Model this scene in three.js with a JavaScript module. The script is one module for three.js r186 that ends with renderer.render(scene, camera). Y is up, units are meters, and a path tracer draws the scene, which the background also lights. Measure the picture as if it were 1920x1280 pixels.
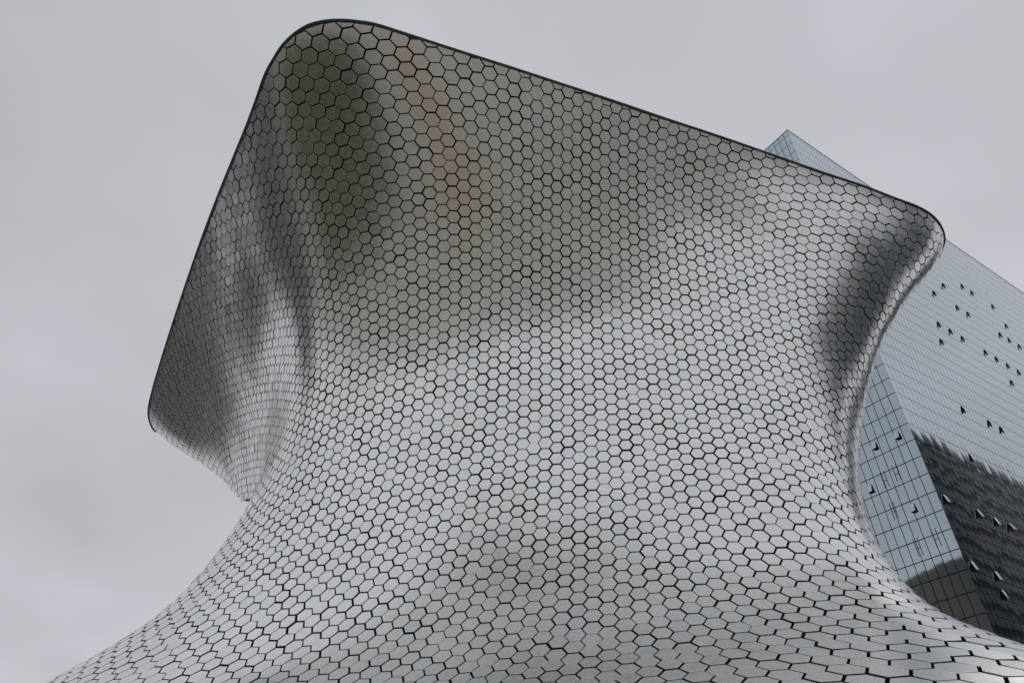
import * as THREE from 'three';
import { mergeGeometries } from 'three/addons/utils/BufferGeometryUtils.js';
import { ImprovedNoise } from 'three/addons/math/ImprovedNoise.js';

// ------------------------------------------------------------------ camera, sky, sun
const renderer = new THREE.WebGLRenderer({ antialias: true });
renderer.setSize(1024, 682);
renderer.toneMapping = THREE.LinearToneMapping;
renderer.toneMappingExposure = 1;
renderer.shadowMap.enabled = true;
const scene = new THREE.Scene();

const camera = new THREE.PerspectiveCamera(51.6, 1024 / 682, 0.1, 6000);
camera.position.set(0, 1.6, 0);
camera.rotation.set(THREE.MathUtils.degToRad(38.68), 0, 0);

let seed = 20240611;
const rnd = () => { seed = (seed * 1664525 + 1013904223) >>> 0; return seed / 4294967296; };
const gauss = () => { let s = 0; for (let i = 0; i < 6; i++) s += rnd(); return (s - 3) * 1.414; };
const noise = new ImprovedNoise();
const fbm = (x, y, z, oct = 4) => { let a = 0, w = 0.5; for (let i = 0; i < oct; i++) { a += w * noise.noise(x, y, z); x *= 2.03; y *= 2.03; z *= 2.03; w *= 0.5; } return a; };

// overcast: one even grey layer with broad, soft billows
{
  const W = 1024, H = 512, data = new Float32Array(W * H * 4);
  for (let j = 0; j < H; j++) for (let i = 0; i < W; i++) {
    const phi = (j + 0.5) / H * Math.PI - Math.PI / 2, th = (i + 0.5) / W * Math.PI * 2;   // row 0 is the nadir
    const x = Math.cos(phi) * Math.cos(th), y = Math.sin(phi), z = Math.cos(phi) * Math.sin(th);
    const up = Math.max(y, 0) + 0.22;
    const n = fbm(x / up * 0.9 + 3.1, z / up * 0.9 - 1.7, 0.4, 5) + 0.5 * fbm(x / up * 2.4 + 9, z / up * 2.4, 4.2, 4);
    const b = 0.52 * (1 + 0.3 * n + 0.05 * Math.max(y, 0));
    const k = 4 * (j * W + i), cool = 1 + 0.012 * fbm(x * 2, y * 2, z * 2 + 7, 3);
    data[k] = b * 0.975; data[k + 1] = b * cool; data[k + 2] = b * 1.07; data[k + 3] = 1;
  }
  const t = new THREE.DataTexture(data, W, H, THREE.RGBAFormat, THREE.FloatType);
  t.mapping = THREE.EquirectangularReflectionMapping; t.magFilter = t.minFilter = THREE.LinearFilter; t.needsUpdate = true;
  scene.background = t; scene.environment = t;
}
const sun = new THREE.DirectionalLight(0xfff6ea, 0.5);
sun.position.set(55, 150, -215); sun.target.position.set(0, 20, -45);
sun.castShadow = true; sun.shadow.radius = 95; sun.shadow.mapSize.set(2048, 2048);
Object.assign(sun.shadow.camera, { left: -170, right: 170, top: 150, bottom: -150, near: 1, far: 700 });
scene.add(sun, sun.target);

// ------------------------------------------------------------------ helpers
const used = new Map();
function numbered(name) { const n = used.get(name) ?? 0; used.set(name, n + 1); return n ? `${name}_${String(n).padStart(3, '0')}` : name; }
function thing(name, label, category, group) {
  const o = new THREE.Group(); o.name = numbered(name); o.userData = { label, category }; if (group) o.userData.group = group; scene.add(o); return o;
}
function part(name, geometry, material, parent, extra) {
  const m = new THREE.Mesh(geometry, material); m.name = name; m.castShadow = m.receiveShadow = true;
  if (extra) Object.assign(m.userData, extra); parent.add(m); return m;
}
function geo(pos, nor, col, uv) {
  const g = new THREE.BufferGeometry();
  g.setAttribute('position', new THREE.Float32BufferAttribute(pos, 3));
  if (nor) g.setAttribute('normal', new THREE.Float32BufferAttribute(nor, 3)); else g.computeVertexNormals();
  if (col) g.setAttribute('color', new THREE.Float32BufferAttribute(col, 3));
  if (uv) g.setAttribute('uv', new THREE.Float32BufferAttribute(uv, 2));
  return g;
}
function box(w, h, d, x = 0, y = 0, z = 0) { const g = new THREE.BoxGeometry(w, h, d); g.translate(x, y, z); return g; }
function grain(size, fn, colour) {
  const d = new Uint8Array(size * size * 4);
  for (let j = 0; j < size; j++) for (let i = 0; i < size; i++) {
    const v = fn(i / size, j / size), k = 4 * (j * size + i);
    for (let c = 0; c < 3; c++) d[k + c] = 255 * THREE.MathUtils.clamp(Array.isArray(v) ? v[c] : v, 0, 1);
    d[k + 3] = 255;
  }
  const t = new THREE.DataTexture(d, size, size); t.wrapS = t.wrapT = THREE.RepeatWrapping;
  t.magFilter = THREE.LinearFilter; t.minFilter = THREE.LinearMipmapLinearFilter; t.generateMipmaps = true;
  if (colour) t.colorSpace = THREE.SRGBColorSpace; t.needsUpdate = true; return t;
}
// noise that tiles on the unit square
const tile2 = (u, v, f, z, oct = 3) => { const a = u * 2 * Math.PI, b = v * 2 * Math.PI, r = f / 6.283; return fbm(r * Math.cos(a) + 11 + z, r * Math.sin(a) + r * Math.cos(b), r * Math.sin(b) + z, oct); };

// ------------------------------------------------------------------ museum skin: one bicubic B-spline sheet
// u runs round the building, v runs down it; one unit of (u, v) is the side of one hexagon of the cladding.
const UK = [-114, -105, -96, -88, -80, -73, -66, -60, -54, -48, -42, -35, -27, -18, -8, 3, 15, 26, 35, 43, 51, 58, 66];
const VK = [-52, -44, -36, -28, -20, -12, -3, 7, 17, 27, 38, 49, 60, 70];
const NU = UK.length + 2, NV = VK.length + 2;
// control net, NU points a row from the sky end down to the ground, x y z in metres
const NET = [
  -46.6,49.48,-77.45, -46.89,48.75,-72.52, -46.13,49.44,-67, -44.86,50.91,-61.51, -43.28,52.25,-56.18, -41.51,53.25,-51.33, -39.44,54.08,-46.79, -37.5,54.74,-42.65, -35.46,55.2,-38.74, -33.3,55.47,-34.94, -31.13,55.58,-30.83, -28.3,55.38,-26.35, -24.55,54.76,-21.52, -19.19,53.62,-16.72, -11.53,53.56,-14.14, -3.26,54.28,-15.06, 3.94,55.44,-17.44, 10.6,56.97,-20.15, 17.59,58.62,-22.87, 24.6,59.41,-25.83, 30.92,59.23,-29.07, 36.38,58.1,-32.69, 40.38,57.12,-36.48, 43.23,56.53,-40.31, 44.82,56.69,-44.06,
  -43.38,46.01,-78.38, -43.12,46.18,-72.72, -42.58,46.64,-67.35, -41.35,48.17,-61.93, -39.9,49.28,-56.88, -38.12,50.19,-52.3, -36.2,50.81,-48.03, -34.19,51.26,-44.22, -32.17,51.57,-40.61, -30.17,51.77,-36.99, -27.93,51.78,-33.31, -25.41,51.53,-29.23, -22.06,50.78,-24.8, -17.5,49.73,-20.32, -10.55,49.64,-18.15, -3.04,50.77,-18.81, 3.78,51.81,-21.1, 9.85,53.25,-23.29, 16.5,54.7,-25.63, 23.02,55.28,-28.28, 29.44,54.85,-31.16, 34.44,53.82,-34.36, 38.75,52.59,-37.87, 41.04,52.24,-41.65, 43.41,52.02,-45.54,
  -38.65,44.87,-77.86, -39.61,43.27,-73.03, -39.09,43.74,-67.64, -37.89,45.34,-62.35, -36.46,46.4,-57.53, -34.79,47.05,-53.27, -32.86,47.54,-49.29, -31.03,47.81,-45.71, -28.91,47.91,-42.48, -26.85,47.97,-39.33, -24.93,48,-35.87, -22.54,47.81,-32.14, -19.49,47.28,-28.28, -15.81,45.71,-23.85, -9.48,45.83,-21.98, -2.51,47.17,-23.29, 3.47,48.28,-24.55, 9.3,49.5,-26.48, 15.3,50.7,-28.5, 21.57,51.2,-30.71, 27.5,50.67,-33.14, 33.23,49.03,-36, 37.02,48,-39.37, 38.88,48.01,-42.93, 40.55,48.24,-46.76,
  -34.96,43.11,-77.07, -36.12,40.99,-72.55, -35.47,41.68,-67.39, -34.43,42.91,-62.49, -33.07,43.63,-58.18, -31.45,44.25,-54.18, -29.85,44.43,-50.48, -28.1,44.56,-47.12, -26.2,44.57,-44.04, -24.17,44.48,-41.18, -22.54,44.66,-37.59, -20.22,44.4,-34.6, -17.73,44.01,-30.88, -14.2,43.87,-27.56, -8.16,43.96,-25.72, -2.19,44.66,-26.48, 3.47,45.22,-27.65, 8.37,46.01,-29.56, 14.2,47.14,-30.78, 19.87,46.67,-33.47, 25.34,46.49,-35.44, 30.69,45.23,-37.04, 35.65,43.22,-40.01, 36.33,44.15,-43.62, 36.23,45.96,-47.19,
  -32,40.24,-76.74, -32.82,38.98,-72.14, -32.39,39.34,-67.27, -31.32,40.2,-62.85, -30.04,40.74,-58.84, -28.6,41.29,-55.06, -26.99,41.57,-51.55, -25.64,41.68,-48.24, -24.04,41.59,-45.27, -22.56,41.56,-42.3, -20.48,41.42,-39.73, -18.9,41.34,-36.48, -16.05,41.55,-33.44, -13.04,41.56,-30.54, -7.35,41.83,-29.47, -1.71,42.07,-29.81, 3.37,42.37,-30.71, 8.56,43.3,-31.79, 13.47,43.76,-33.64, 18.95,44.01,-34.52, 24.31,42.88,-36.1, 28.92,41.64,-37.39, 32.46,40.16,-40.54, 33.17,41.14,-44.14, 32.5,43.4,-47.6,
  -30,36.79,-76.57, -30.09,36.69,-71.87, -30.13,36.45,-67.3, -28.74,37.26,-63.18, -27.36,37.86,-59.4, -26.15,38.39,-55.79, -24.78,38.46,-52.54, -23.42,38.6,-49.48, -21.95,38.57,-46.72, -20.36,38.57,-44.12, -18.94,38.65,-41.31, -17.33,38.64,-38.53, -15.29,38.66,-35.85, -12.05,39.07,-33.41, -6.94,39.52,-32.7, -1.82,39.47,-32.68, 3.28,39.73,-33.54, 8.65,40.04,-34.38, 13.52,40.7,-35.47, 18.13,40.4,-36.37, 22.84,39.9,-36.94, 27.5,38.25,-38.26, 30.47,36.88,-41.51, 29.9,38.91,-44.73, 29.51,40.44,-48.38,
  -28.5,33.48,-76.37, -28.79,33.23,-71.83, -27.89,33.6,-67.47, -26.95,34.06,-63.42, -25.65,34.41,-59.79, -23.96,34.97,-56.6, -22.93,35.37,-53.26, -21.76,35.48,-50.41, -20.33,35.67,-47.76, -19.24,35.67,-45.21, -17.84,35.6,-42.86, -16.45,35.73,-40.27, -14.37,35.85,-37.95, -11.32,36.11,-36.15, -6.91,36.53,-35.17, -1.68,36.57,-35.45, 3.19,36.61,-35.69, 8.7,36.79,-36.26, 13.67,36.89,-36.94, 18.23,36.64,-37.37, 22.21,36.55,-37.87, 26.23,34.83,-39.47, 28.4,34.68,-42.05, 27.77,35.8,-45.81, 26.68,37.61,-49.39,
  -28.56,29.3,-76.07, -27.53,29.71,-71.86, -26.67,30.02,-67.66, -25.91,30.35,-63.61, -24.28,30.85,-60.13, -22.79,31.3,-56.96, -21.59,31.51,-54.03, -20.54,31.81,-51.3, -19.35,31.96,-48.87, -18.35,32.1,-46.48, -17.27,32.2,-44.18, -16.03,32.07,-42.04, -13.99,32.52,-39.94, -10.83,32.84,-38.25, -6.56,32.79,-37.71, -2.02,33.18,-37.34, 3.24,32.89,-37.68, 8.54,33.03,-37.92, 13.62,33.04,-37.96, 17.77,33.07,-38.02, 21.9,32.45,-38.65, 25.09,31.5,-40.68, 26.84,31.23,-43.42, 26.12,32.23,-46.98, 24.81,33.36,-50.99,
  -28.18,25.34,-76.03, -27.25,25.62,-71.97, -26.22,25.97,-67.91, -24.95,26.39,-64.13, -23.57,26.85,-60.57, -22.21,27.3,-57.43, -21.03,27.74,-54.43, -20.04,27.95,-51.87, -19.51,28.07,-49.37, -18.35,28.13,-47.29, -16.98,28.26,-45.3, -15.91,28.78,-42.94, -13.87,28.52,-41.32, -10.87,28.74,-39.95, -6.84,28.88,-39.07, -2.02,28.87,-38.7, 3.11,28.66,-38.57, 8.54,28.69,-38.39, 13.64,28.39,-38.43, 18.03,28.56,-38.37, 21.82,28.33,-39.3, 24.1,28.06,-41.23, 25.28,27.63,-44.49, 24.59,27.72,-48.47, 23.42,28.03,-52.69,
  -28.86,20.94,-75.95, -27.67,21.32,-72.03, -26.48,21.68,-68.14, -25.22,22.05,-64.46, -23.79,22.49,-61.06, -22.45,22.94,-57.99, -21.27,23.4,-55.11, -20.46,23.88,-52.41, -19.93,24.15,-49.86, -19.33,24.28,-47.55, -18.08,24.31,-45.54, -16.43,24.08,-43.76, -13.95,24.64,-42.03, -10.8,24.38,-41.03, -6.77,24.19,-39.78, -2.31,24.13,-39.47, 3.04,24.05,-38.35, 8.33,24.12,-38.34, 13.38,24,-37.68, 17.96,24.08,-38.03, 21.61,23.5,-39.25, 23.03,23.05,-42.32, 23.66,22.55,-45.74, 23.32,21.98,-49.7, 23.23,21.49,-53.66,
  -30.12,16.48,-75.71, -28.95,16.82,-71.87, -27.73,17.17,-68.07, -26.44,17.51,-64.51, -25.1,17.87,-61.2, -23.83,18.24,-58.24, -22.65,18.68,-55.43, -21.88,19.21,-52.74, -21.66,19.82,-49.86, -20.8,20.01,-47.5, -19.48,19.93,-45.44, -17.51,19.82,-43.81, -14.67,19.85,-42.29, -11.26,19.62,-40.93, -7.14,19.56,-39.75, -2.52,19.32,-38.47, 2.56,19.07,-37.69, 8.01,19.1,-36.73, 13.1,19.29,-36.85, 18.17,19.25,-36.58, 21.09,18.37,-39.08, 22.03,17.36,-42.41, 23.07,16.13,-45.91, 23.64,15.22,-49.45, 24.27,14.31,-53.17,
  -32.27,11.91,-75.09, -31.11,12.27,-71.27, -29.95,12.61,-67.48, -28.79,12.93,-63.91, -27.62,13.25,-60.56, -26.55,13.59,-57.53, -25.58,14.03,-54.6, -24.92,14.72,-51.73, -24.35,15.51,-48.77, -22.92,15.64,-46.44, -21.27,15.67,-44.29, -18.76,15.58,-42.55, -15.74,15.33,-41.16, -11.96,14.73,-39.81, -7.89,14.49,-38.33, -3.12,14.18,-36.78, 2.24,14.07,-35.66, 7.34,13.96,-34.21, 12.89,13.99,-34.39, 18.18,13.98,-34.31, 21.77,12.78,-36.67, 23.36,11.14,-40.01, 24.61,9.69,-43.36, 25.77,8.52,-46.77, 26.86,7.25,-50.39,
  -35.02,7.35,-74.04, -33.97,7.72,-70.18, -32.92,8.09,-66.33, -31.92,8.45,-62.64, -31,8.82,-59.1, -30.22,9.26,-55.78, -29.48,9.75,-52.54, -29.11,10.78,-49.23, -28.29,11.91,-46.09, -26.62,11.99,-43.69, -24.21,11.53,-41.75, -21.67,10.62,-39.96, -17.57,10.65,-38.51, -14.01,9.59,-36.99, -9.13,9.54,-35.39, -4.05,9.43,-33.57, 1.18,9.13,-31.72, 6.84,9.46,-30.39, 12.56,9.79,-29.61, 20.16,10.4,-28.76, 23.38,8.07,-31.96, 25.65,5.89,-35.05, 27.32,4.18,-38.48, 28.76,2.68,-41.94, 30.3,1.08,-45.57,
  -38.13,3.09,-72.62, -37.14,3.5,-68.68, -36.19,3.91,-64.74, -35.32,4.34,-60.89, -34.57,4.86,-57.09, -33.92,5.45,-53.47, -33.32,6.24,-49.84, -32.51,7.02,-46.51, -31.28,7.61,-43.49, -29.57,7.94,-40.82, -27.39,7.79,-38.47, -24.47,7.52,-36.31, -20.88,6.77,-34.51, -16.39,6.59,-32.71, -11.65,6.5,-30.72, -6.44,5.73,-29, 0.23,6.38,-26.37, 5.53,6.32,-24.49, 14.41,6.53,-22.14, 21.1,6.76,-22.78, 25.23,4.68,-25.5, 27.84,2.26,-28.84, 29.82,0.08,-32.38, 31.57,-1.81,-35.96, 33.33,-3.71,-39.67,
  -41.29,-0.92,-71, -40.36,-0.48,-67, -39.44,-0.04,-62.98, -38.64,0.46,-58.99, -37.92,1.05,-55.01, -37.27,1.75,-51.18, -36.47,2.49,-47.43, -35.5,3.21,-43.99, -34.11,3.79,-40.8, -32.21,3.9,-38.09, -29.88,3.96,-35.54, -26.94,3.55,-33.27, -23.18,3.39,-31.03, -18.8,2.84,-28.82, -13.66,2.45,-26.73, -7.83,2.53,-24.11, -2.03,2.21,-21.61, 5.52,2.31,-18.34, 12.95,2.61,-17.29, 20.31,1.62,-17.62, 25.73,0.19,-19.81, 28.91,-1.76,-22.97, 31.57,-3.89,-26.42, 33.48,-5.85,-30, 35.58,-7.89,-33.72,
  -44.5,-4.71,-69.24, -43.44,-4.35,-65.41, -42.59,-3.86,-61.29, -41.83,-3.31,-57.17, -41.18,-2.62,-53, -40.44,-1.91,-49, -39.67,-1.07,-45.04, -38.48,-0.42,-41.46, -36.86,-0.12,-38.3, -34.93,0.41,-35.24, -32.56,0.17,-32.64, -29.47,0.44,-29.89, -25.82,-0.48,-27.55, -20.95,-0.41,-25.12, -15.69,-0.5,-22.27, -10.22,-1.41,-19.98, -2.38,-0.8,-16.14, 3.47,-1.25,-13.48, 13.85,-1.98,-10.63, 21.18,-1.95,-11.91, 26.23,-3.73,-14.23, 30.38,-5.75,-17.26, 33.06,-7.79,-20.71, 35.58,-9.85,-24.26, 36.71,-11.62,-28.01
];
const padded = b => { const n = b.length, o = []; for (let k = 3; k; k--) o.push(b[0] - k * (b[1] - b[0])); o.push(...b); for (let k = 1; k < 4; k++) o.push(b[n - 1] + k * (b[n - 1] - b[n - 2])); return o; };
const KU = padded(UK), KV = padded(VK);
function basis(K, x) {           // first control index, 4 weights, 4 weights of the slope
  const n = K.length - 4; x = Math.min(Math.max(x, K[3]), K[n] - 1e-9);
  let s = 3; while (s < n - 1 && K[s + 1] <= x) s++;
  let N = [1], low;
  for (let k = 1; k < 4; k++) {
    if (k === 3) low = N;
    const M = new Array(k + 1).fill(0);
    for (let r = 0; r < k; r++) { const a = K[s + r + 1], b = K[s + r + 1 - k], t = N[r] / (a - b); M[r] += t * (a - x); M[r + 1] += t * (x - b); }
    N = M;
  }
  const D = [0, 0, 0, 0];
  for (let r = 0; r < 4; r++) { const i = s - 3 + r; if (r > 0) D[r] += 3 * low[r - 1] / (K[i + 3] - K[i]); if (r < 3) D[r] -= 3 * low[r] / (K[i + 4] - K[i + 1]); }
  return [s - 3, N, D];
}
function skin(u, v) {
  const [a, A, dA] = basis(KU, u), [b, B, dB] = basis(KV, v);
  const p = new THREE.Vector3(), pu = new THREE.Vector3(), pv = new THREE.Vector3(), c = new THREE.Vector3();
  for (let q = 0; q < 4; q++) for (let r = 0; r < 4; r++) {
    c.fromArray(NET, 3 * ((b + q) * NU + a + r));
    p.addScaledVector(c, A[r] * B[q]); pu.addScaledVector(c, dA[r] * B[q]); pv.addScaledVector(c, A[r] * dB[q]);
  }
  const n = new THREE.Vector3().crossVectors(pv, pu).normalize();      // out of the building
  return { p, pu, pv, n };
}
// edges of the sheet in (u, v): the roof rim, the right and the left turn of the facade
const RIM = [[-114, -51.2], [-113.7, -51.8], [-110, -51.3], [-105.2, -49.6], [-99.7, -47.2], [-90.6, -43.8], [-79.4, -41.2], [-67, -39.8], [-56.3, -40.1], [-47.6, -39.6], [-40.7, -39.9], [-35.9, -40.5], [-32.8, -41.3], [-29.8, -42.5], [-28.1, -43.1], [-26.3, -43.8], [-24.4, -44.3], [-22.9, -44.5], [-21.4, -44.4], [-19.8, -44.1], [-18.4, -43.7], [-17.1, -43.3], [-14.3, -42.1], [-9.8, -40.6], [-3.8, -39.2], [3.3, -38], [11.4, -37.1], [19.8, -35.9], [27.6, -35.2], [34.8, -35.3], [41.7, -35.6], [46.3, -36.2], [50.2, -37], [52.8, -38.1], [55, -38.9], [57.2, -39.3], [59.4, -39.4], [62, -39.5], [65.7, -38.7]];
const RIGHT = [[65.6, -38.2], [65.3, -34.9], [65.3, -31.2], [63.6, -26.3], [61.3, -20.7], [60.2, -15.8], [59.9, -10.7], [59.1, -5.8], [58.7, -1.1], [57.5, 4.1], [54.9, 10.1], [51.5, 14.8], [48, 19.5], [46, 23.4], [43.8, 27.5], [41.1, 32.3], [39.1, 36.9], [36.9, 41.5], [35.8, 45], [35.2, 48.1], [35.7, 49.5], [36.9, 49.9], [38.4, 55.9], [39.9, 63.5]];
const LEFT = [[-56.1, 63.5], [-56, 54.6], [-55.9, 49.6], [-55.9, 47.8], [-53.9, 45.5], [-54.4, 42.4], [-53.7, 39.2], [-52.7, 36.5], [-53.2, 33.1], [-52.4, 29.8], [-53.5, 26.3], [-53.8, 22.7], [-53.7, 19.7], [-51.7, 18], [-53.9, 15.6], [-57.7, 13.4], [-97.3, -8.9], [-109.5, -21.4], [-114, -34]];
const EDGE = [...RIM, ...RIGHT, ...LEFT];
function within(poly, x, y) { let c = false; for (let i = 0, j = poly.length - 1; i < poly.length; j = i++) { const [a, b] = poly[i], [e, f] = poly[j]; if ((b > y) !== (f > y) && x < (e - a) * (y - b) / (f - b) + a) c = !c; } return c; }
function rimV(u) { let k = 0; while (k < RIM.length - 2 && RIM[k + 1][0] < u) k++; const [a, b] = RIM[k], [c, d] = RIM[k + 1]; return b + (d - b) * (u - a) / (c - a); }

// ------------------------------------------------------------------ materials of the museum
const streaks = grain(512, (u, v) => { const a = tile2(u, v, 3, 1.7, 3), b = tile2(u, v * 0.15, 60, 5.1, 2); return 0.98 + 0.03 * a + 0.012 * b; }, true);
const smears = grain(256, (u, v) => 0.78 + 0.3 * tile2(u, v, 4, 8.3, 4) );
const ALU = new THREE.MeshStandardMaterial({ color: 0xffffff, vertexColors: true, metalness: 1, roughness: 0.34, map: streaks, roughnessMap: smears });
const DARK = new THREE.MeshStandardMaterial({ color: new THREE.Color(0.012, 0.013, 0.014), roughness: 0.9 });
const TRIM = new THREE.MeshStandardMaterial({ color: new THREE.Color(0.09, 0.095, 0.09), metalness: 0.7, roughness: 0.45 });
const ROOF = new THREE.MeshStandardMaterial({ color: new THREE.Color(0.3, 0.3, 0.29), roughness: 0.85 });
const BACK = new THREE.MeshStandardMaterial({ color: new THREE.Color(0.5, 0.5, 0.49), metalness: 1, roughness: 0.45 });

const museum = thing('museum_building', 'museum with flaring silver facade of hexagonal metal panels under a rounded cantilevered roof', 'museum');

// ------------------------------------------------------------------ hexagonal panels
camera.updateMatrixWorld(); camera.updateProjectionMatrix();
const pix = p => { const q = p.clone().project(camera); return [(q.x + 1) * 512, (1 - q.y) * 341, q.z]; };
function shown(poly) {           // area in the picture, cut by the frame
  let pts = poly.map(pix); if (pts.some(p => p[2] > 1 || p[2] < -1)) return 0;
  for (const [ax, lim, s] of [[0, 0, 1], [0, 1024, -1], [1, 0, 1], [1, 682, -1]]) {
    const o = [];
    for (let i = 0; i < pts.length; i++) {
      const a = pts[i], b = pts[(i + 1) % pts.length], da = s * (a[ax] - lim), db = s * (b[ax] - lim);
      if (da >= 0) o.push(a);
      if ((da >= 0) !== (db >= 0)) { const t = da / (da - db); o.push([a[0] + t * (b[0] - a[0]), a[1] + t * (b[1] - a[1])]); }
    }
    pts = o; if (pts.length < 3) return 0;
  }
  let s = 0; for (let i = 0; i < pts.length; i++) { const a = pts[i], b = pts[(i + 1) % pts.length]; s += a[0] * b[1] - a[1] * b[0]; }
  return Math.abs(s) / 2;
}
function hexPanel(u, v) {
  let poly = []; for (let k = 0; k < 6; k++) poly.push([u + Math.cos(k * Math.PI / 3), v + Math.sin(k * Math.PI / 3)]);
  // cut what would pass the roof rim
  const cut = ([a, b]) => b - rimV(a) - 0.12;
  if (poly.some(q => cut(q) < 0)) {
    const o = [];
    for (let i = 0; i < poly.length; i++) { const a = poly[i], b = poly[(i + 1) % poly.length], da = cut(a), db = cut(b); if (da >= 0) o.push(a); if ((da >= 0) !== (db >= 0)) { const t = da / (da - db); o.push([a[0] + t * (b[0] - a[0]), a[1] + t * (b[1] - a[1])]); } }
    poly = o; if (poly.length < 3) return null;
    let s = 0; for (let i = 0; i < poly.length; i++) { const a = poly[i], b = poly[(i + 1) % poly.length]; s += a[0] * b[1] - a[1] * b[0]; }
    if (Math.abs(s) < 0.5) return null;
  }
  const cu = poly.reduce((s, q) => s + q[0], 0) / poly.length, cv = poly.reduce((s, q) => s + q[1], 0) / poly.length;
  const C = skin(cu, cv), n = C.n, pts = poly.map(q => skin(q[0], q[1]));
  if (C.p.y < 0.4) return null;
  const side = Math.sqrt(C.pu.length() * C.pv.length());
  const gap = 0.042 + 0.1 * Math.max(0, side - 0.55) + 0.008 * gauss();
  // a flat plate in the tangent plane, a little out of true
  const ex = C.pu.clone().addScaledVector(n, -C.pu.dot(n)).normalize(), ey = new THREE.Vector3().crossVectors(n, ex);
  const tx = 0.008 * gauss(), ty = 0.008 * gauss(), spin = 0.006 * gauss(), ox = 0.008 * gauss(), oy = 0.008 * gauss(), lift = 0.012 * gauss();
  const flat = pts.map(q => { const d = q.p.clone().sub(C.p); return [d.dot(ex), d.dot(ey)]; });
  const m = flat.length, inset = [];
  let area = 0; for (let i = 0; i < m; i++) { const a = flat[i], b = flat[(i + 1) % m]; area += a[0] * b[1] - a[1] * b[0]; }
  if (area < 0) { flat.reverse(); pts.reverse(); }
  for (let i = 0; i < m; i++) {  // move every side inwards by the gap
    const p = flat[(i + m - 1) % m], q = flat[i], r = flat[(i + 1) % m];
    const l1 = Math.hypot(q[0] - p[0], q[1] - p[1]), l2 = Math.hypot(r[0] - q[0], r[1] - q[1]);
    const n1 = [-(q[1] - p[1]) / l1, (q[0] - p[0]) / l1], n2 = [-(r[1] - q[1]) / l2, (r[0] - q[0]) / l2];
    const den = Math.max(0.35, 1 + n1[0] * n2[0] + n1[1] * n2[1]);
    inset.push([q[0] + gap * (n1[0] + n2[0]) / den, q[1] + gap * (n1[1] + n2[1]) / den]);
  }
  const at = (x, y, h) => { const a = x + ox - spin * y, b = y + oy + spin * x; return C.p.clone().addScaledVector(ex, a).addScaledVector(ey, b).addScaledVector(n, h + lift + tx * a + ty * b); };
  const nt = n.clone().addScaledVector(ex, -tx).addScaledVector(ey, -ty).normalize();
  const nrm = pts.map(q => nt.clone().addScaledVector(q.n.clone().sub(n), 0.7).normalize());
  const ch = 0.006, top = inset.map(([x, y]) => { const l = Math.hypot(x, y), f = Math.max(0.5, 1 - ch / l); return at(x * f, y * f, 0); });
  const lip = inset.map(([x, y]) => at(x, y, -ch)), foot = inset.map(([x, y]) => at(x, y, -0.07)), mid = at(0, 0, 0);
  const pos = [], nor = [], col = [], uv = [], uo = rnd() * 7, vo = rnd() * 7;
  const t = rnd(), g = 0.93 * (1 + 0.012 * gauss());
  let c = [g, g * 1.002, g * 0.99];
  if (t < 0.05) c = [g * 0.95, g * 0.985, g * 0.985]; else if (t < 0.09) c = [g * 0.98, g * 0.97, g * 1.0]; else if (t < 0.13) c = [g * 0.985, g * 0.97, g * 0.94]; else if (t < 0.2) c = [g * 0.98, g * 0.985, g * 0.96];
  const put = (p, q) => { pos.push(p.x, p.y, p.z); nor.push(q.x, q.y, q.z); col.push(...c); const d = p.clone().sub(C.p); uv.push(d.dot(ex) / 1.6 + uo, d.dot(ey) / 1.6 + vo); };
  for (let i = 0; i < m; i++) {
    const k = (i + 1) % m;
    put(mid, nt); put(top[i], nrm[i]); put(top[k], nrm[k]);
    const out = new THREE.Vector3().crossVectors(lip[k].clone().sub(lip[i]), nt).normalize(), e = out.clone().add(nt).normalize();
    put(top[i], e); put(lip[i], e); put(lip[k], e); put(top[i], e); put(lip[k], e); put(top[k], e);
    put(lip[i], out); put(foot[i], out); put(foot[k], out); put(lip[i], out); put(foot[k], out); put(lip[k], out);
  }
  const facing = C.p.clone().sub(camera.position).dot(n) < 0;
  return { g: geo(pos, nor, col, uv), size: facing ? shown(top) : 0 };
}
const panels = [];
for (let i = -80; i < 50; i++) for (let j = -80; j < 80; j++) {
  const u = 1.5 * i, v = 0.8660254 * i + 1.7320508 * j;
  const nearRim = v < rimV(u) + 1 && v > rimV(u) - 1 && u > -114 && u < 64;
  if (within(EDGE, u, v) || nearRim) { const p = hexPanel(u, v); if (p) panels.push(p); }
}
panels.sort((a, b) => b.size - a.size);
panels.slice(0, 300).forEach((p, k) => part(k ? `hexagonal_panel_${String(k).padStart(3, '0')}` : 'hexagonal_panel', p.g, ALU, museum));
part('hexagonal_panels', mergeGeometries(panels.slice(300).map(p => p.g)), ALU, museum, { kind: 'stuff' });
console.log('hex panels', panels.length, 'cut at', panels[299].size.toFixed(0), 'px');

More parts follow.
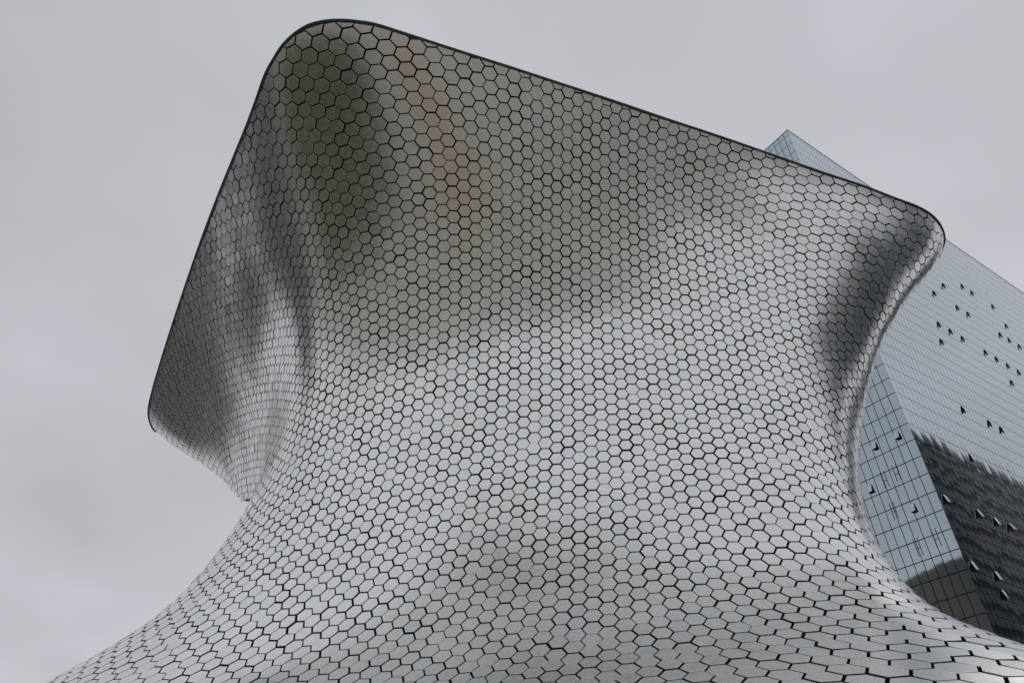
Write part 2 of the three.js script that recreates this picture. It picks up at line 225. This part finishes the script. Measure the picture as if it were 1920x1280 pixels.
// ------------------------------------------------------------------ dark carrier skin behind the panels, rim, roof, rear
{
  const du = 1.2, dv = 1.2, pos = [], nor = [];
  const put = (u, v) => { const s = skin(u, Math.max(v, rimV(u) + 0.02)); const p = s.p.addScaledVector(s.n, -0.2); pos.push(p.x, p.y, p.z); nor.push(s.n.x, s.n.y, s.n.z); };
  for (let u = -114; u < 65; u += du) for (let v = -52; v < 64; v += dv) {
    if (v + dv < rimV(u + du / 2) || !(within(EDGE, u + du / 2, v + dv / 2) || Math.abs(v - rimV(u + du / 2)) < dv)) continue;
    put(u, v); put(u, v + dv); put(u + du, v + dv); put(u, v); put(u + du, v + dv); put(u + du, v);
  }
  part('cladding_backing', geo(pos, nor), DARK, museum);
}
const along = (line, n, off) => {   // n points along a line of (u, v), evenly spaced in space
  const pts = line.map(([u, v]) => skin(u, v)), c = new THREE.CatmullRomCurve3(pts.map(s => s.p.clone().addScaledVector(s.n, off ?? 0)), false, 'centripetal');
  return c.getSpacedPoints(n);
};
const NB = 48, rightEdge = along([...RIGHT].reverse(), NB, -0.16), leftEdge = along(LEFT, NB, -0.16), rimLine = along(RIM, 220);
const rows = [];
for (let k = 0; k <= NB; k++) {     // the rear, out of sight: a smooth loft from the right turn round to the left turn
  const R = rightEdge[k], L = leftEdge[k], w = R.distanceTo(L), f = k / NB, deep = 0.42 + 0.2 * f + 0.12 * (1 - f) ** 2;
  const a = R.clone().add(new THREE.Vector3(-0.02, 0, -1).multiplyScalar(w * (deep + 0.08 * f))), b = L.clone().add(new THREE.Vector3(0.62, 0, -0.78).multiplyScalar(w * deep));
  a.y = R.y; b.y = L.y;
  rows.push(new THREE.CubicBezierCurve3(R, a, b, L).getPoints(40));
}
{
  const pos = [];
  for (let k = 0; k < NB; k++) for (let i = 0; i < 40; i++) for (const q of [rows[k][i], rows[k][i + 1], rows[k + 1][i + 1], rows[k][i], rows[k + 1][i + 1], rows[k + 1][i]]) pos.push(q.x, q.y, q.z);
  part('rear_wall', geo(pos), BACK, museum);
  const loop = [...rimLine, ...rows[NB]], mid = new THREE.Vector3(); loop.forEach(p => mid.add(p)); mid.divideScalar(loop.length); mid.y += 0.5;
  const top = [];
  for (let i = 0; i < loop.length; i++) { const a = loop[i], b = loop[(i + 1) % loop.length]; top.push(mid.x, mid.y, mid.z, b.x, b.y + 0.05, b.z, a.x, a.y + 0.05, a.z); }
  part('roof', geo(top), ROOF, museum);
  part('roof_rim', new THREE.TubeGeometry(new THREE.CatmullRomCurve3(rimLine, false), 440, 0.1, 8), TRIM, museum);
}

// ------------------------------------------------------------------ glass tower behind on the right
const GLASS = new THREE.MeshPhysicalMaterial({ color: new THREE.Color(0.43, 0.5, 0.55), metalness: 1, roughness: 0.06, clearcoat: 1, clearcoatRoughness: 0.03 });
const JOINT = new THREE.MeshStandardMaterial({ color: new THREE.Color(0.05, 0.06, 0.075), roughness: 0.6 });
const OPENING_SHADE = new THREE.MeshStandardMaterial({ color: new THREE.Color(0.012, 0.016, 0.02), roughness: 0.9 });  // near-black paint for the shade inside the open windows
const FRAME = new THREE.MeshStandardMaterial({ color: new THREE.Color(0.32, 0.36, 0.4), metalness: 0.6, roughness: 0.4 });
const tower = thing('glass_tower', 'tall mirrored glass office tower rising behind the right side of the museum', 'office tower');
tower.position.set(54.975, 0, -83.533); tower.rotation.y = 0.5735; tower.updateMatrixWorld();
const TW = 96, TD = 44, TH = 122.5, ROW = 2.58, BAY = 1.22, H0 = 46.28 - 17 * ROW;
part('structural_core', box(TW - 0.3, TH - 0.2, TD - 0.3, TW / 2, TH / 2 - 0.1, -TD / 2), JOINT, tower);
part('parapet_cap', mergeGeometries([box(TW + 0.1, 0.25, 0.3, TW / 2, TH, -0.1), box(0.3, 0.25, TD - 0.3, 0.1, TH, -TD / 2 - 0.1)]), FRAME, tower);
// each pane is a quad with a slight bow and a slight lean, and four edges
function pane(face, s0, s1, h0, h1) {
  const g = face === 'right' ? 0.035 : 0.05, a = s0 + g, b = s1 - g, c = h0 + g * 1.2, d = h1 - g * 1.2, lx = 0.0035 * gauss(), ly = 0.0045 * gauss(), bow = 0.0035 + 0.002 * gauss();
  const P = (s, h, o) => face === 'right' ? new THREE.Vector3(s, h, o) : new THREE.Vector3(-o, h, -s);
  const N = (x, y) => face === 'right' ? new THREE.Vector3(x, y, 1).normalize() : new THREE.Vector3(-1, y, -x).normalize();
  const q = [[a, c], [b, c], [b, d], [a, d]], pos = [], nor = [];
  const put = (p, n) => { pos.push(p.x, p.y, p.z); nor.push(n.x, n.y, n.z); };
  const nn = q.map(([s, h]) => N(lx + bow * (s === a ? -1 : 1), ly + bow * (h === c ? -1 : 1)));
  for (const k of face === 'right' ? [0, 1, 2, 0, 2, 3] : [0, 2, 1, 0, 3, 2]) put(P(...q[k], 0), nn[k]);
  for (let k = 0; k < 4; k++) { const e = q[k], f = q[(k + 1) % 4], n = new THREE.Vector3().crossVectors(P(...f, 0).sub(P(...e, 0)), N(0, 0)).normalize(), R = [[e, 0], [e, -0.12], [f, -0.12], [e, 0], [f, -0.12], [f, 0]]; if (face === 'left') { n.negate(); R.reverse(); } for (const [z, o] of R) put(P(...z, o), n); }
  return { g: geo(pos, nor), c: P((a + b) / 2, (c + d) / 2, 0), corners: q.map(z => P(...z, 0)) };
}
const hide = [...rimLine, ...along(RIGHT, 60)].map(pix).map(p => [p[0], p[1]]); hide.push([1024, 700], [0, 700], [0, 300]);
const panes = [];
for (const [face, len] of [['right', TW], ['left', TD]]) for (let k = 0; H0 + k * ROW < TH - 0.2; k++) for (let s = 0; s < len - 0.5; s += BAY) {
  const h0 = H0 + k * ROW, p = pane(face, s, Math.min(s + BAY, len), h0, Math.min(h0 + ROW, TH - 0.15));
  const w = p.corners.map(q => tower.localToWorld(q.clone())), c = pix(tower.localToWorld(p.c.clone()));
  p.size = within(hide, c[0], c[1]) ? 0 : shown(w); panes.push(p);
}
panes.sort((a, b) => b.size - a.size);
panes.slice(0, 300).forEach((p, k) => part(k ? `glass_pane_${String(k).padStart(3, '0')}` : 'glass_pane', p.g, GLASS, tower));
part('glass_panes', mergeGeometries(panes.slice(300).map(p => p.g)), GLASS, tower, { kind: 'stuff' });
// hopper windows standing open: hinged along the top, swung out at the foot
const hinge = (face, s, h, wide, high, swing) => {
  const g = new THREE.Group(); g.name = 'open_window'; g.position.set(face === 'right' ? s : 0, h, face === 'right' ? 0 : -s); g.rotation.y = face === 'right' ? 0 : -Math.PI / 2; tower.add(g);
  part('painted_dark_opening', box(wide, high, 0.05, 0, -high / 2, 0.03), OPENING_SHADE, g);  // solid box on the glass, painted dark as the shaded opening
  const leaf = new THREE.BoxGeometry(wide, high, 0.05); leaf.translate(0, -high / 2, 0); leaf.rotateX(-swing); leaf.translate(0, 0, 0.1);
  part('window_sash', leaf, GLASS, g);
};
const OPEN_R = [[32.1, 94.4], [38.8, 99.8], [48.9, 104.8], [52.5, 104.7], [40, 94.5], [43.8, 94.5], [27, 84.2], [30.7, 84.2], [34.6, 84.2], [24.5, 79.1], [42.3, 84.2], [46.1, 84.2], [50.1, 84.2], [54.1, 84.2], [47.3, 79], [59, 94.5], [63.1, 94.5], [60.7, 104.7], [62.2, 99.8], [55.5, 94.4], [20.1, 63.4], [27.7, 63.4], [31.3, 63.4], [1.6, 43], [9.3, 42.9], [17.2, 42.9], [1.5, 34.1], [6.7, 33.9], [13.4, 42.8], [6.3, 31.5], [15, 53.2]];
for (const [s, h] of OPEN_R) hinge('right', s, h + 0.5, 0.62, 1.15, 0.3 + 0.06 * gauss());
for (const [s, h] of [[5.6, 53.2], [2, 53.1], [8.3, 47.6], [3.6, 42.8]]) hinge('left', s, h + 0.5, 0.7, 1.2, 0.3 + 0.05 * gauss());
// closed vents show as a thin frame across a pane
for (const [s, h] of [[6.2, 43.4], [5.9, 47.9], [4, 48.1], [4.8, 37.8], [2.2, 38.1]]) {
  const f = []; for (const x of [-0.28, 0.28]) f.push(box(0.05, ROW - 0.2, 0.05, x, 0, 0.04)); f.push(box(0.5, 0.05, 0.05, 0, -0.15, 0.04));
  const g = mergeGeometries(f); g.rotateY(-Math.PI / 2); g.translate(0, h, -s); part('vent_frame', g, JOINT, tower);
}

// ------------------------------------------------------------------ dark office block outside the frame on the right: the tower mirrors it
{
  const b = thing('office_block', 'dark office block beside the glass tower, seen only mirrored in its lower panes', 'office block');
  b.position.copy(tower.localToWorld(new THREE.Vector3(44, 0, 21.6))); b.rotation.y = 0.5735;
  const wall = new THREE.MeshStandardMaterial({ color: new THREE.Color(0.035, 0.055, 0.085), roughness: 0.7 });
  const win = new THREE.MeshPhysicalMaterial({ color: new THREE.Color(0.03, 0.05, 0.075), roughness: 0.4 });
  part('wall', box(90, 80, 30, 45, 40, 15), wall, b);
  const w = [];
  for (let f = 0; f < 19; f++) for (let x = 0; x < 30; x++) w.push(box(2.6, 2.5, 0.2, 1.5 + x * 3, 5 + f * 4.1, -0.05));
  for (let f = 0; f < 19; f++) for (let z = 0; z < 9; z++) w.push(box(0.2, 2.5, 2.6, -0.05, 5 + f * 4.1, 2.5 + z * 3));
  part('windows', mergeGeometries(w), win, b, { kind: 'stuff' });
}

// ------------------------------------------------------------------ two more blocks outside the frame, mirrored in the cladding
function block(name, label, x, z, w, d, hgt, turn, wall, win, floorH, bay) {
  const b = thing(name, label, 'office block'); b.position.set(x, 0, z); b.rotation.y = turn;
  part('wall', box(w, hgt, d, 0, hgt / 2, 0), wall, b);
  const g = [];
  for (let y = 1.2; y + floorH < hgt; y += floorH) {
    for (let s = -w / 2 + 1; s + bay < w / 2; s += bay) for (const k of [-1, 1]) g.push(box(bay * 0.82, floorH * 0.62, 0.2, s + bay / 2, y + floorH / 2, k * (d / 2 + 0.03)));
    for (let s = -d / 2 + 1; s + bay < d / 2; s += bay) for (const k of [-1, 1]) g.push(box(0.2, floorH * 0.62, bay * 0.82, k * (w / 2 + 0.03), y + floorH / 2, s + bay / 2));
  }
  part('windows', mergeGeometries(g), win, b, { kind: 'stuff' });
  part('roof_edge', box(w + 0.6, 0.8, d + 0.6, 0, hgt + 0.4, 0), wall, b);
}
{
  const win = new THREE.MeshPhysicalMaterial({ color: new THREE.Color(0.04, 0.055, 0.065), roughness: 0.2 });
  block('office_block', 'dark blue office block right of the frame, mirrored in the museum corner on the right', 128, 2, 40, 84, 70, 0, new THREE.MeshStandardMaterial({ color: new THREE.Color(0.1, 0.135, 0.165), roughness: 0.7 }), win, 4.2, 3.2);
  block('office_block', 'grey green office block left of the frame, mirrored in the shaded underside on the left', -205, -110, 70, 210, 68, 0.25, new THREE.MeshStandardMaterial({ color: new THREE.Color(0.17, 0.175, 0.15), roughness: 0.8 }), win, 4, 3);
}

// ------------------------------------------------------------------ plaza
const paving = grain(512, (u, v) => { const g = 0.68 + 0.1 * tile2(u, v, 6, 3.3, 5) + 0.05 * tile2(u, v, 50, 6.6, 2); return [g, g * 0.98, g * 0.92]; }, true);
paving.repeat.set(120, 120);
function ground(name, g, m, y) {
  g.rotateX(-Math.PI / 2); g.translate(0, y, 0);
  const o = new THREE.Mesh(g, m); o.name = name; o.userData.kind = 'structure'; o.receiveShadow = true; scene.add(o);
}
ground('plaza_ground', new THREE.CircleGeometry(3000, 96), new THREE.MeshStandardMaterial({ color: 0xffffff, map: paving, roughness: 0.9 }), 0);
const sheet = pts => new THREE.ShapeGeometry(new THREE.Shape(new THREE.SplineCurve(pts.map(([x, z]) => new THREE.Vector2(x, -z))).getPoints(80)));
ground('added_dark_ground', sheet([[-24, -38], [-19, -18], [-20, -2], [-26, 14], [-60, 20], [-110, 16], [-130, -8], [-118, -34], [-80, -46], [-48, -46], [-24, -38]]), new THREE.MeshStandardMaterial({ color: new THREE.Color(0.075, 0.07, 0.04), roughness: 1 }), 0.004);  // unseen, added so the upper left panels mirror dark olive ground
ground('added_brown_ground', sheet([[-6, 1], [2, 0.5], [5, 6], [3, 13], [-5, 14], [-9, 8], [-6, 1]]), new THREE.MeshStandardMaterial({ color: new THREE.Color(0.42, 0.26, 0.14), roughness: 0.9 }), 0.004);  // unseen brown patch, added for a warm reflection in the top panels

renderer.render(scene, camera);
